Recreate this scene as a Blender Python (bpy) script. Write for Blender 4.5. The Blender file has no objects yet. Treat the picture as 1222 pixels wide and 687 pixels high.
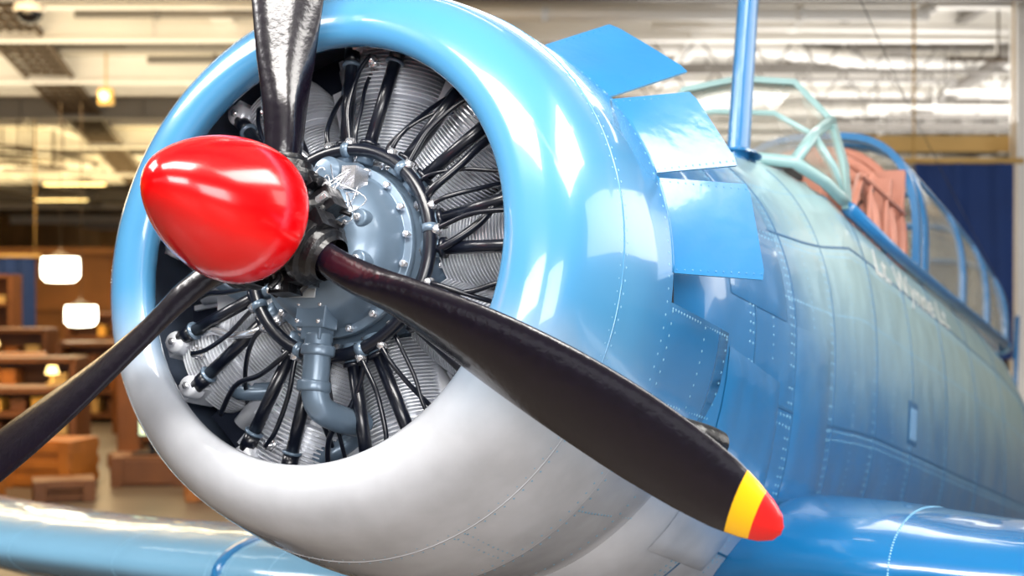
import bpy, bmesh, math, random
from mathutils import Vector, Matrix
random.seed(7)
scene = bpy.context.scene
COL = scene.collection
try:
    scene.view_settings.view_transform = 'Standard'
    scene.view_settings.look = 'None'
except Exception:
    pass
H = 1.6
rad = math.radians

# ------------------------------------------------------------------ materials
def nmat(name):
    m = bpy.data.materials.new(name); m.use_nodes = True
    nt = m.node_tree
    return m, nt, nt.nodes['Principled BSDF']

def mat(name, col, rough=0.5, metal=0.0, var=0.12, scale=8.0, bump=0.0, coat=0.0, emit=None, estr=0.0, spec=0.5, crough=.08):
    m, nt, b = nmat(name)
    tc = nt.nodes.new('ShaderNodeTexCoord'); nz = nt.nodes.new('ShaderNodeTexNoise')
    nz.inputs['Scale'].default_value = scale; nz.inputs['Detail'].default_value = 4
    nt.links.new(tc.outputs['Object'], nz.inputs['Vector'])
    mx = nt.nodes.new('ShaderNodeMix'); mx.data_type = 'RGBA'
    mx.inputs[6].default_value = (*[c*(1-var) for c in col], 1)
    mx.inputs[7].default_value = (*[min(1, c*(1+var)) for c in col], 1)
    nt.links.new(nz.outputs['Fac'], mx.inputs[0])
    nt.links.new(mx.outputs[2], b.inputs['Base Color'])
    b.inputs['Roughness'].default_value = rough; b.inputs['Metallic'].default_value = metal
    b.inputs['Specular IOR Level'].default_value = spec
    b.inputs['Coat Weight'].default_value = coat
    b.inputs['Coat Roughness'].default_value = crough
    if bump:
        bp = nt.nodes.new('ShaderNodeBump'); bp.inputs['Strength'].default_value = bump
        bp.inputs['Distance'].default_value = 0.01
        nt.links.new(nz.outputs['Fac'], bp.inputs['Height']); nt.links.new(bp.outputs[0], b.inputs['Normal'])
        nt.links.new(bp.outputs[0], b.inputs['Coat Normal'])
    if emit:
        b.inputs['Emission Color'].default_value = (*emit, 1); b.inputs['Emission Strength'].default_value = estr
    return m

def srgb(r, g, b):
    f = lambda c: ((c/255+0.055)/1.055)**2.4 if c/255 > 0.04045 else c/255/12.92
    return (f(r), f(g), f(b))

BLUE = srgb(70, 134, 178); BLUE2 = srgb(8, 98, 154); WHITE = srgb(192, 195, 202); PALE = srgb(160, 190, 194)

def paint(name, belly=True, pale_top=False, wav=5.0, wst=.3, shift=0, blue=None, coat=.8, rough=.26):
    """aircraft paint in aircraft coordinates: blue above, grey-white belly, paler upper rear fuselage"""
    m, nt, b = nmat(name)
    N = nt.nodes.new; L = nt.links.new
    tc = N('ShaderNodeTexCoord'); sp = N('ShaderNodeSeparateXYZ'); L(tc.outputs['Object'], sp.inputs[0])
    nz = N('ShaderNodeTexNoise'); nz.inputs['Scale'].default_value = 3.0; nz.inputs['Detail'].default_value = 5
    L(tc.outputs['Object'], nz.inputs['Vector'])
    mx = N('ShaderNodeMix'); mx.data_type = 'RGBA'
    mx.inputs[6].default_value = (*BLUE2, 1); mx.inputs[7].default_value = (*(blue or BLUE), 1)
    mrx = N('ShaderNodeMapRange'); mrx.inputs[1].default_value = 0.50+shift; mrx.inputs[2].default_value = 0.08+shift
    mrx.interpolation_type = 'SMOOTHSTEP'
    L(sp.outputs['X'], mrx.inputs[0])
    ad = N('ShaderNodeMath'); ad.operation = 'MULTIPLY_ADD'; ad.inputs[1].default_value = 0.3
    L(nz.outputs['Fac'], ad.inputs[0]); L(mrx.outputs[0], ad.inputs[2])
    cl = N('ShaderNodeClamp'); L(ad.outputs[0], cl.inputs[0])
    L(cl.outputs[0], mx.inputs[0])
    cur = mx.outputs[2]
    if pale_top:  # blends to the pale tone higher up, aft of the nose
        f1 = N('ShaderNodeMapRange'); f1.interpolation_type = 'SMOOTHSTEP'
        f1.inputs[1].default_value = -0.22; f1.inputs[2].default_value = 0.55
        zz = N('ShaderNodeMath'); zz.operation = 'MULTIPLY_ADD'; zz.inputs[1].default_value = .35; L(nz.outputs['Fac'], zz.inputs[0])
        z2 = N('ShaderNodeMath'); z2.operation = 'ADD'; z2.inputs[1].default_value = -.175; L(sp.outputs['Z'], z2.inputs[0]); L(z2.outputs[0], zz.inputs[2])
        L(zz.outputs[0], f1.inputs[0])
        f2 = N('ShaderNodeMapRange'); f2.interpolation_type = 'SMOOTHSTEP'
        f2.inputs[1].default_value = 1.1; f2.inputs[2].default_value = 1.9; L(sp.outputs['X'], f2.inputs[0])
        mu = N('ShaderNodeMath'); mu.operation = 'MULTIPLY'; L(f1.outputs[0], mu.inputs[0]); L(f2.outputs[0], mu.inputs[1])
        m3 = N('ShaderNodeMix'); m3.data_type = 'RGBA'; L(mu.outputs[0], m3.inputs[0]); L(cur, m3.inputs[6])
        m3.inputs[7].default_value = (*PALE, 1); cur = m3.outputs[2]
    if belly:
        a1 = N('ShaderNodeMath'); a1.operation = 'MULTIPLY_ADD'; a1.inputs[1].default_value = 0.22
        L(sp.outputs['X'], a1.inputs[0]); L(sp.outputs['Z'], a1.inputs[2])
        a2 = N('ShaderNodeMath'); a2.operation = 'MULTIPLY_ADD'; a2.inputs[1].default_value = 0.14
        L(nz.outputs['Fac'], a2.inputs[0]); L(a1.outputs[0], a2.inputs[2])
        mr = N('ShaderNodeMapRange'); mr.interpolation_type = 'SMOOTHSTEP'
        mr.inputs[1].default_value = -0.02; mr.inputs[2].default_value = -0.33
        L(a2.outputs[0], mr.inputs[0])
        m2 = N('ShaderNodeMix'); m2.data_type = 'RGBA'; L(mr.outputs[0], m2.inputs[0]); L(cur, m2.inputs[6])
        n3 = N('ShaderNodeTexNoise'); n3.inputs['Scale'].default_value = 9; n3.inputs['Detail'].default_value = 6
        L(tc.outputs['Object'], n3.inputs['Vector'])
        m4 = N('ShaderNodeMix'); m4.data_type = 'RGBA'; L(n3.outputs['Fac'], m4.inputs[0])
        m4.inputs[6].default_value = (*[c*.74 for c in WHITE], 1); m4.inputs[7].default_value = (*[min(1, c*1.22) for c in WHITE], 1)
        L(m4.outputs[2], m2.inputs[7]); cur = m2.outputs[2]
    L(cur, b.inputs['Base Color'])
    b.inputs['Roughness'].default_value = rough
    b.inputs['Coat Weight'].default_value = coat; b.inputs['Coat Roughness'].default_value = 0.05
    bp = N('ShaderNodeBump'); bp.inputs['Strength'].default_value = wst; bp.inputs['Distance'].default_value = 0.01
    n2 = N('ShaderNodeTexNoise'); n2.inputs['Scale'].default_value = wav; n2.inputs['Detail'].default_value = 1.5
    L(tc.outputs['Object'], n2.inputs['Vector']); L(n2.outputs['Fac'], bp.inputs['Height'])
    L(bp.outputs[0], b.inputs['Normal']); L(bp.outputs[0], b.inputs['Coat Normal'])
    return m

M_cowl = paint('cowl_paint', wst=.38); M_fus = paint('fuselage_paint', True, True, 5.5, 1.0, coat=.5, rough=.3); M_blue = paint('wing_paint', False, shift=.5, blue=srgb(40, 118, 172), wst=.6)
M_pwing = paint('lit_wing_paint', False, shift=3, blue=srgb(112, 160, 190), wst=.5)  # starboard wing: silvery reflected light put into a paler copy of the wing paint
M_flap = mat('flap_paint', srgb(36, 112, 166), 0.3, 0, .15, 6, .35, coat=.5, crough=.1)
M_frame = mat('frame_paint', srgb(138, 172, 172), 0.35, 0, .08, 3, coat=.4)
M_seam = mat('seam_paint', srgb(34, 88, 128), 0.45)
M_rivet = mat('rivet_paint', srgb(118, 168, 198), 0.3, 0.2)
M_red = mat('red_gloss', srgb(222, 2, 8), 0.2, 0, 0.03, coat=.6, crough=.12)
M_yel = mat('yellow_tip', srgb(240, 180, 15), 0.3, 0, 0.05, coat=0.5)
M_redtip = mat('red_tip', srgb(215, 25, 25), 0.3, 0, 0.05, coat=0.5)
M_blk = mat('blade_black', srgb(13, 9, 20), 0.25, 0, 0.5, 60, 0.10, coat=0.5, spec=.5, crough=.08)
M_hub = mat('hub_black', srgb(14, 14, 18), 0.35, 0.1, 0.4, 40, .4, coat=0.2)
M_rub = mat('rubber_black', srgb(14, 18, 30), 0.3, 0.0, 0.2, coat=0.3)
M_case = mat('crankcase_grey', srgb(104, 123, 142), 0.34, 0.3, 0.14, 12, .05, coat=0.3)
M_alu = mat('fin_aluminium', srgb(228, 231, 238), 0.28, 0.3, 0.15, 20)
M_steel = mat('bright_steel', srgb(235, 235, 240), 0.18, 0.8, 0.1)
M_dark = mat('dark_interior', srgb(28, 34, 50), 0.5, 0.2, 0.2)
M_gap = mat('gap_black', srgb(12, 18, 28), 0.7, 0, 0.2)
M_inner = mat('cowl_inner', srgb(90, 102, 122), 0.5, 0.2, 0.3)
M_label = mat('placard', srgb(190, 195, 200), 0.4, 0.2, 0.05)
M_hatch = mat('hatch_paint', srgb(120, 165, 205), 0.4, 0.2, 0.05)
M_salmon = mat('interior_primer', srgb(184, 122, 102), 0.5, 0, 0.2)
M_tyre = mat('tyre', srgb(25, 25, 26), 0.8)
M_whitep = mat('lettering_white', srgb(250, 250, 245), 0.4)

def glass(name, haze):
    m = bpy.data.materials.new(name); m.use_nodes = True; nt = m.node_tree; nt.nodes.clear()
    o = nt.nodes.new('ShaderNodeOutputMaterial'); t = nt.nodes.new('ShaderNodeBsdfTransparent'); g = nt.nodes.new('ShaderNodeBsdfGlossy')
    d1 = nt.nodes.new('ShaderNodeBsdfTranslucent'); d1.inputs[0].default_value = (0.86, 0.78, 0.66, 1)
    d2 = nt.nodes.new('ShaderNodeBsdfDiffuse'); d2.inputs[0].default_value = (0.74, 0.68, 0.58, 1)
    d = nt.nodes.new('ShaderNodeMixShader'); d.inputs[0].default_value = .5
    nt.links.new(d1.outputs[0], d.inputs[1]); nt.links.new(d2.outputs[0], d.inputs[2])
    t.inputs[0].default_value = (0.93, 0.92, 0.89, 1); g.inputs['Roughness'].default_value = 0.05
    lw = nt.nodes.new('ShaderNodeLayerWeight'); lw.inputs[0].default_value = 0.3
    sc = nt.nodes.new('ShaderNodeMath'); sc.operation = 'MULTIPLY_ADD'; sc.inputs[1].default_value = .4; sc.inputs[2].default_value = .06
    nt.links.new(lw.outputs['Facing'], sc.inputs[0])
    tc = nt.nodes.new('ShaderNodeTexCoord')
    nz = nt.nodes.new('ShaderNodeTexNoise'); nz.inputs['Scale'].default_value = 3; nz.inputs['Detail'].default_value = 4
    nt.links.new(tc.outputs['Object'], nz.inputs['Vector'])
    ma = nt.nodes.new('ShaderNodeMath'); ma.operation = 'MULTIPLY_ADD'; ma.inputs[1].default_value = 0.9; ma.inputs[2].default_value = haze-.45
    nt.links.new(nz.outputs['Fac'], ma.inputs[0])
    m1 = nt.nodes.new('ShaderNodeMixShader'); m2 = nt.nodes.new('ShaderNodeMixShader')
    nt.links.new(ma.outputs[0], m1.inputs[0]); nt.links.new(t.outputs[0], m1.inputs[1]); nt.links.new(d.outputs[0], m1.inputs[2])
    nt.links.new(sc.outputs[0], m2.inputs[0]); nt.links.new(m1.outputs[0], m2.inputs[1]); nt.links.new(g.outputs[0], m2.inputs[2])
    nt.links.new(m2.outputs[0], o.inputs[0]); return m
M_glass = glass('plexiglass', .36); M_glass2 = glass('windscreen_glass', .42)

# ------------------------------------------------------------------ mesh helpers
class MB:
    def __init__(s): s.v = []; s.f = []; s.m = []; s.sm = []
    def add(s, vs, fs, mi=0, smooth=True):
        o = len(s.v); s.v += [tuple(v) for v in vs]
        for f in fs:
            s.f.append([i+o for i in f]); s.m.append(mi); s.sm.append(smooth)
    def lathe(s, prof, seg=64, mi=0, M=None, a0=0.0, a1=360.0, cap=False, smooth=True, fn=None):
        full = abs(a1-a0) >= 359.9; n = seg if full else seg+1
        vs = []
        for (x, r) in prof:
            for k in range(n):
                a = rad(a0+(a1-a0)*k/seg)
                v = Vector((x, -r*math.cos(a), r*math.sin(a)))
                if fn: v = fn(v)
                vs.append(M @ v if M else v)
        fs = []
        for i in range(len(prof)-1):
            for k in range(seg):
                k2 = (k+1) % n
                fs.append([i*n+k, i*n+k2, (i+1)*n+k2, (i+1)*n+k])
        if cap and full:
            fs.append(list(range(n))); fs.append([(len(prof)-1)*n+k for k in range(n)][::-1])
        s.add(vs, fs, mi, smooth)
    def tube(s, pts, r, seg=10, mi=0, closed=False, smooth=True, cap=True):
        P = [Vector(p) for p in pts]; n = len(P); R = r if isinstance(r, (list, tuple)) else [r]*n
        T = []
        for i in range(n):
            a = P[(i-1) % n] if (closed or i > 0) else P[i]; b = P[(i+1) % n] if (closed or i < n-1) else P[i]
            t = (b-a); T.append(t.normalized() if t.length > 1e-9 else Vector((0, 0, 1)))
        up = Vector((0, 0, 1)) if abs(T[0].z) < 0.9 else Vector((1, 0, 0))
        nrm = T[0].cross(up).normalized(); vs = []
        for i in range(n):
            if i:
                nrm = nrm - T[i]*nrm.dot(T[i]); nrm.normalize()
            bi = T[i].cross(nrm)
            for k in range(seg):
                a = 2*math.pi*k/seg
                vs.append(P[i]+(nrm*math.cos(a)+bi*math.sin(a))*R[i])
        fs = []
        for i in range(n if closed else n-1):
            j = (i+1) % n
            for k in range(seg):
                fs.append([i*seg+k, i*seg+(k+1) % seg, j*seg+(k+1) % seg, j*seg+k])
        if cap and not closed:
            fs.append(list(range(seg))[::-1]); fs.append([(n-1)*seg+k for k in range(seg)])
        s.add(vs, fs, mi, smooth)
    def box(s, c, d, mi=0, M=None):
        vs = []
        for x in (-.5, .5):
            for y in (-.5, .5):
                for z in (-.5, .5):
                    v = Vector((c[0]+x*d[0], c[1]+y*d[1], c[2]+z*d[2])); vs.append(M @ v if M else v)
        s.add(vs, [[0, 1, 3, 2], [4, 6, 7, 5], [0, 4, 5, 1], [2, 3, 7, 6], [0, 2, 6, 4], [1, 5, 7, 3]], mi, False)
    def rivet(s, p, n, r=0.0045, mi=0):
        n = Vector(n).normalized(); a = n.orthogonal().normalized(); b = n.cross(a); p = Vector(p)
        vs = [p+(a*math.cos(k*math.pi/3)+b*math.sin(k*math.pi/3))*r for k in range(6)]+[p+n*r*0.55]
        s.add(vs, [[k, (k+1) % 6, 6] for k in range(6)], mi)
    def obj(s, name, mats, parent=None, M=None, bevel=0, label=None, recalc=True):
        me = bpy.data.meshes.new(name); me.from_pydata(s.v, [], s.f)
        for m in mats: me.materials.append(m)
        for i, p in enumerate(me.polygons):
            p.material_index = s.m[i]; p.use_smooth = s.sm[i]
        if recalc:
            bm = bmesh.new(); bm.from_mesh(me); bmesh.ops.recalc_face_normals(bm, faces=bm.faces); bm.to_mesh(me); bm.free()
        o = bpy.data.objects.new(name, me); COL.objects.link(o)
        if bevel:
            md = o.modifiers.new('bev', 'BEVEL'); md.width = bevel; md.segments = 2; md.limit_method = 'ANGLE'
        if parent: o.parent = parent
        if M is not None: o.matrix_basis = M
        if label: o['label'] = label
        return o

def cat(pts, n=8):
    P = [Vector(p) for p in pts]; out = []
    for i in range(len(P)-1):
        p0 = P[max(i-1, 0)]; p1 = P[i]; p2 = P[i+1]; p3 = P[min(i+2, len(P)-1)]
        for k in range(n):
            t = k/n
            out.append(0.5*((2*p1)+(-p0+p2)*t+(2*p0-5*p1+4*p2-p3)*t*t+(-p0+3*p1-3*p2+p3)*t**3))
    out.append(P[-1]); return out

def interp(tab, t):
    if t <= tab[0][0]: return tab[0][1:]
    for a, b in zip(tab, tab[1:]):
        if t <= b[0]:
            f = (t-a[0])/(b[0]-a[0])
            return tuple(x+(y-x)*f for x, y in zip(a[1:], b[1:]))
    return tab[-1][1:]

def pol(t, ang, r, z0=0.0):
    a = rad(ang); return Vector((t, -r*math.cos(a), z0+r*math.sin(a)))

# ------------------------------------------------------------------ aircraft frame
d = Vector((.4556, .868, -.196)).normalized()
s = Vector((-.8854, .4648, 0)); s = (s-d*s.dot(d)).normalized()
u = d.cross(s).normalized()
P0 = Vector((-.389, 3.04, .0626+H))
R = Matrix((d, s, u)).transposed().to_4x4()
MA = Matrix.Translation(P0) @ R
base = MA @ Vector((2.0, 0, 0)); base.z = 0
air = bpy.data.objects.new('airplane', None); COL.objects.link(air); air.location = base
air.empty_display_size = 0.5
air['label'] = 'light blue propeller airplane with red spinner and grey belly'; air['category'] = 'airplane'
MR = Matrix.Translation(-base) @ MA   # direct children
MC = MR @ Matrix.Translation((0, .004, .008))   # cowling group

# ---- cowling (belly deepens towards the rear)
def deep(v):
    f = max(0, min(1, (v.x+.03)/.5)); f = f*f*(3-2*f)
    if v.z < 0: v.z *= 1+.09*f
    return v
mb = MB()
prof = [(-.015, .461), (-.03, .454), (-.045, .451), (-.06, .453), (-.073, .466), (-.080, .488), (-.078, .513), (-.066, .541), (-.044, .567),
        (-.012, .590), (.03, .606), (.09, .619), (.16, .628), (.26, .634), (.36, .635), (.385, .635), (.388, .632), (.385, .60)]
P2 = [(p.x, p.y) for p in cat([(a, b, 0) for a, b in prof], 4)]
mb.lathe(P2, 180, 0, fn=deep)
mb.lathe([(.385, .60), (.2, .598), (.1, .585), (.04, .55), (.01, .50), (-.005, .472), (-.015, .461)], 120, 3)
def cowl_r(t):
    return interp([(-.066, .541), (-.044, .567), (-.012, .590), (.03, .606), (.09, .619), (.16, .628), (.26, .634), (.36, .635), (1, .635)], t)[0]
for t in (.125, .15, .365):
    for k in range(150):
        a = k*360/150; mb.rivet(deep(pol(t, a, cowl_r(t)-.0003)), pol(0, a, 1), .0037, 1)
mb.lathe([(.136, cowl_r(.136)-.001), (.136, cowl_r(.136)+.0018), (.139, cowl_r(.139)+.0018), (.139, cowl_r(.139)-.001)], 140, 2, fn=deep)
for a in (-62, -28, 62, 118, 200):
    for k in range(9):
        t = .158+k*.022; mb.rivet(deep(pol(t, a, cowl_r(t)-.0003)), pol(0, a, 1), .0036, 1)
        mb.rivet(deep(pol(t, a+2.2, cowl_r(t)-.0003)), pol(0, a, 1), .0036, 1)
mb.obj('engine_cowling', [M_cowl, M_rivet, M_cowl, M_inner], air, MC)

# cowl skirt (fixed rear part of cowling below the flaps)
mb = MB()
mb.lathe([(.392, .632), (.6, .632), (.72, .630), (.80, .626), (.80, .614), (.6, .62), (.392, .62), (.392, .632)], 90, 0, None, -184, -2.0, fn=deep)
for a in [-3, -20, -22, -45, -75, -77, -105, -140]:
    for k in range(22):
        t = .41+k*.0175; mb.rivet(deep(pol(t, a, .632 if t < .6 else .63)), pol(0, a, 1), .0036, 1)
for t in (.41, .62, .785):
    for k in range(80):
        a = -3.5-k*2.25; mb.rivet(deep(pol(t, a, .6322 if t < .7 else .6275)), pol(0, a, 1), .0036, 1)
mb.obj('cowl_panel', [M_cowl, M_rivet], air, MC)

# ---- cowl flaps
fl = [(68.6, 46.0, .30, 35, .398), (44.9, 25.0, .265, 32, .388), (23.9, 3.6, .265, 33, .388)]
for (a1, a0, Lf, op, t0) in fl:
    mb = MB(); am = (a0+a1)/2; amr = rad(am); outn = Vector((0, -math.cos(amr), math.sin(amr))); tang = Vector((0, math.sin(amr), math.cos(amr)))
    n = 10; hw = rad((a1-a0)/2); vs = []
    dirv = Vector((1, 0, 0))*math.cos(rad(op))+outn*math.sin(rad(op)); nn = outn*math.cos(rad(op))-Vector((1, 0, 0))*math.sin(rad(op))
    hr = .630
    NI = 8
    for side in (0, 1):
        for i in range(NI+1):
            f = i/NI
            for k in range(n+1):
                q = -1+2*k/n
                curve = (math.cos(hw*q)-math.cos(hw))*hr*(1-.9*min(1, f*1.6))
                w_ = hr*math.sin(hw)*(1+.05*f)
                p = Vector((t0, 0, 0))+outn*(hr*math.cos(hw)+curve)+tang*(w_*q)+dirv*(Lf*f)
                if i == NI and k in (0, n): p -= dirv*.008
                vs.append(p-nn*.005*side)
    m = (n+1)*(NI+1)
    top_, sidef = [], []
    for sd in (0, 1):
        for i in range(NI):
            for k in range(n):
                q = sd*m+i*(n+1)+k; top_.append([q, q+1, q+n+2, q+n+1])
    mb.add(vs, top_, 0, True)
    for i in range(NI):
        for k in (0, n):
            q = i*(n+1)+k; sidef.append([q, q+n+1, q+n+1+m, q+m])
    for k in range(n):
        for i in (0, NI):
            q = i*(n+1)+k; sidef.append([q, q+1, q+1+m, q+m])
    mb.add(vs, sidef, 2, False)
    mb.tube([pol(.388, a0+(a1-a0)*k/12, .632) for k in range(13)], .0055, 8, 0)
    for i in range(12):
        for q in (-.93, .93):
            p = Vector((t0, 0, 0))+outn*(hr*math.cos(hw)+.001)+tang*(hr*math.sin(hw)*q)+dirv*(Lf*(.06+.9*i/11)); mb.rivet(p, nn, .0025, 0)
    mb.tube([pol(.42, am, .50), Vector((t0, 0, 0))+outn*(hr*math.cos(hw))+dirv*Lf*.6-nn*.012], .006, 8, 1)
    o = mb.obj('cowl_flap', [M_flap, M_steel, M_rivet], air, MC)

# ---- fuselage   t, w, hup, zb, n, clamp, nlow
FS = [(.40, .46, .46, -.50, 2.05, 9, 2.05), (.56, .49, .50, -.56, 2.05, 9, 2.1), (.68, .60, .56, -.66, 2.05, 9, 2.1), (.8, .612, .60, -.70, 2.1, 9, 2.3), (1.3, .60, .68, -.74, 2.15, 9, 2.8), (1.75, .59, .77, -.75, 2.25, 9, 2.8),
      (1.95, .58, .82, -.74, 2.3, .80, 2.6), (2.3, .575, .92, -.73, 2.45, .735, 2.4), (2.6, .57, .93, -.72, 2.5, .715, 2.3), (3.3, .57, .94, -.72, 2.5, .72, 2.3), (4.2, .565, .97, -.74, 2.5, .75, 2.3), (5.6, .555, .99, -.72, 2.5, .82, 2.3), (6.6, .54, .97, -.68, 2.4, .86, 2.3), (8.0, .46, .88, -.56, 2.2, .86, 2.2), (10.2, .12, .5, -.05, 2.0, .5, 2)]
def fus(t, ang):
    w, hu, zb, n, cl, nl = interp(FS, t); a = rad(ang); c = math.cos(a); sn = math.sin(a)
    if sn < 0: n = nl
    y = w*math.copysign(abs(c)**(2/n), c); h = hu if sn > 0 else -zb
    z = h*math.copysign(abs(sn)**(2/n), sn)
    if z > cl: z = cl
    return Vector((t, -y, z))
def fusn(t, ang):
    e = 0.5; a = fus(t, ang+e)-fus(t, ang-e); b = fus(t+.01, ang)-fus(t-.01, ang)
    n = b.cross(a); n.normalize(); c = fus(t, ang)
    if n.dot(Vector((0, c.y, c.z))) < 0: n = -n
    return n
mb = MB(); TS = [.4001, .45, .5, .56, .62, .68, .74, .8]+[.9+.1*i for i in range(94)]
NA = 120; vs = []
for t in TS:
    for k in range(NA): vs.append(fus(t, k*360/NA))
fA, fB = [], []
for i in range(len(TS)-1):
    for k in range(NA): (fB if (i < 4 and (k < 30 or k >= NA-3)) else fA).append([i*NA+k, i*NA+(k+1) % NA, (i+1)*NA+(k+1) % NA, (i+1)*NA+k])
fA.append([(len(TS)-1)*NA+k for k in range(NA)])
mb.add(vs, fA, 0); mb.add(vs, fB, 3)  # black faces below the cowl flaps: shade of the gap put into the colour
mb.add([fus(TS[0], k*360/NA) for k in range(NA)], [list(range(NA))], 3, False)
def fpath(fn, n, r=.0044):
    for k in range(n):
        t, a = fn(k/(n-1)); p = fus(t, a); mb.rivet(p, fusn(t, a), r, 1)
def fstrip(fn, n, w, h=.0015, mi=0):
    vs = []; P = []
    for k in range(n):
        t, a = fn(k/(n-1)); P.append((fus(t, a), fusn(t, a)))
    for k in range(n):
        tg = (P[min(k+1, n-1)][0]-P[max(k-1, 0)][0]).normalized(); sd = tg.cross(P[k][1]).normalized()*w/2
        vs += [P[k][0]+sd+P[k][1]*h*.1, P[k][0]+sd+P[k][1]*h, P[k][0]-sd+P[k][1]*h, P[k][0]-sd+P[k][1]*h*.1]
    fs = []
    for k in range(n-1):
        for j in range(3): q = k*4+j; fs.append([q, q+1, q+5, q+4])
    mb.add(vs, fs, mi, False)
for t0 in (1.02, 1.42, 1.9, 2.5, 3.1, 3.8, 4.6, 5.5, 6.5):
    fstrip(lambda f, t0=t0: (t0+.03, 60-f*125), 60, .006, .0018, 2)
    for dt in (-.016, .012):
        fpath(lambda f, t0=t0, dt=dt: (t0+dt, 60-f*122), 64)
for t0 in (1.22, 1.66, 2.2, 2.8, 3.45, 4.2):
    fpath(lambda f, t0=t0: (t0, 40-f*90), 48, .0036)
for a0 in (48, 30, 14, -6, -24, -42):
    fpath(lambda f, a0=a0: (1.05+f*6, a0-f*0), 190)
    if a0 in (30, -6, -24, -42):
        fstrip(lambda f, a0=a0: (1.05+f*6.6, a0+1.0), 80, .007, .0018, 2)
        fpath(lambda f, a0=a0: (1.05+f*6, a0-1.6), 190)
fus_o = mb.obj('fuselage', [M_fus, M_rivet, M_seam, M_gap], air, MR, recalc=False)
mb = MB()
def patch(t0, t1, a0, a1, h, mi=0):
    n = 10; vs = []; fs = []
    for i in range(n+1):
        for k in range(n+1):
            t = t0+(t1-t0)*i/n; a = a0+(a1-a0)*k/n; e = 0.2*h if (i in (0, n) or k in (0, n)) else h
            vs.append(fus(t, a)+fusn(t, a)*e)
    for i in range(n):
        for k in range(n): q = i*(n+1)+k; fs.append([q, q+1, q+n+2, q+n+1])
    mb.add(vs, fs, mi, True)
patch(.84, 1.36, 8, 26, .007); patch(.84, 1.30, -24, -2, .010); patch(1.05, 1.36, 30, 52, .006); patch(1.45, 1.86, -22, 8, .006); patch(.84, 1.2, -48, -27, .008)
mb.obj('access_panel', [M_fus], air, MR)
mb = MB(); patch(3.05, 3.22, -3, 4, .004); patch(3.07, 3.20, -2.2, 3.2, .006, 1)
mb.obj('footstep_hatch', [M_seam, M_hatch], air, MR)

# exhaust stub
mb = MB()
pp = cat([(.46, -.50, -.25), (.53, -.575, -.275), (.60, -.64, -.29), (.65, -.662, -.30)], 6)
mb.tube(pp, .036, 20, 0, cap=False); mb.tube(pp, .030, 20, 1, cap=False)
mb.obj('exhaust_pipe', [M_hub, M_gap], air, MR)

# antenna mast
mb = MB(); vs = []
for (z, c, w) in ((.70, .13, .034), (1.3, .12, .03), (2.1, .09, .022)):
    for k in range(20):
        a = 2*math.pi*k/20; vs.append((1.88+c/2*math.cos(a), -.235+w*math.sin(a), z))
mb.add(vs, [[i*20+k, i*20+(k+1) % 20, (i+1)*20+(k+1) % 20, (i+1)*20+k] for i in range(2) for k in range(20)]+[[40+k for k in range(20)]], 0)
mb.lathe([(0, .08), (.015, .06), (.02, .04)], 20, 0, Matrix.Translation((1.88, -.235, .755)) @ Matrix.Rotation(rad(-90), 4, 'Y'))
mb.obj('antenna_mast', [M_flap], air, MR)
mb = MB(); mb.tube([(1.88, -.235, 2.08), (5, -.1, 1.9), (9.6, 0, 1.6)], .0022, 5, 0); mb.tube([(9.6, 0, .3), (9.6, 0, 1.62)], .02, 8, 1)
mb.obj('antenna_wire', [M_hub, M_blue], air, MR)

# ---- canopy
def arch(t, top, W=.425, zb=.72, n=2.5, lean=0.0):
    out = []
    for k in range(25):
        a = math.pi*k/24; c = math.cos(a); sn = math.sin(a)
        y = W*math.copysign(abs(c)**(2/n), c); z = zb+(top-zb)*abs(sn)**(2/n)
        out.append(Vector((t+lean*(z-zb), -y, z)))
    return out
def sym(L): return [Vector((a, -b, c)) for a, b, c in L]+[Vector((a, b, c)) for a, b, c in L[-2::-1]]
A1 = sym([(2.49, .445, .715), (2.50, .42, .90), (2.52, .36, 1.07), (2.53, .22, 1.22), (2.53, 0, 1.25)])
F1 = sym([(2.40, .455, .73), (2.22, .43, .755), (2.06, .37, .78), (2.03, .22, .795), (2.01, 0, .80)])
ws = MB()
def strap(f, pts, w, th, mi=0):
    """flat frame strip: two parallel rails bridged by a plate"""
    P = [Vector(p) for p in pts]; ax = Vector((1, 0, 0)); vs = []
    for i, p in enumerate(P):
        tg = (P[min(i+1, len(P)-1)]-P[max(i-1, 0)]).normalized()
        wv = (ax-tg*ax.dot(tg)).normalized()*w/2; nv = tg.cross(wv).normalized()*th/2
        vs += [p+wv+nv, p-wv+nv, p-wv-nv, p+wv-nv]
    fs = []
    for i in range(len(P)-1):
        for k in range(4): fs.append([i*4+k, i*4+(k+1) % 4, (i+1)*4+(k+1) % 4, (i+1)*4+k])
    fs += [[0, 1, 2, 3], [(len(P)-1)*4+k for k in (3, 2, 1, 0)]]
    f.add(vs, fs, mi, False)
def seglines(P, n=3):
    out = []
    for a, b in zip(P, P[1:]):
        for i in range(n): out.append(a.lerp(b, i/n))
    return out+[P[-1]]
strap(ws, seglines(A1), .07, .022); ws.tube(seglines(F1), .022, 8, 0)
B1 = [f.lerp(a, .52)+Vector((-.015, 0, .01)) for f, a in zip(F1, A1)]
for k in (2, 6): ws.tube([F1[k], B1[k], A1[k]], .021, 8, 0)
ws.tube(B1[0:3], .016, 8, 0); ws.tube(B1[6:9], .016, 8, 0); ws.tube(B1[2:7], .012, 8, 0)
wso = ws.obj('windscreen', [M_frame], air, MR)
g = MB(); vs = F1+B1+A1
g.add(vs, [[i*9+k, i*9+k+1, (i+1)*9+k+1, (i+1)*9+k] for i in range(2) for k in range(8)], 0, False)
g.obj('glass', [M_glass2], wso, Matrix())
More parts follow.
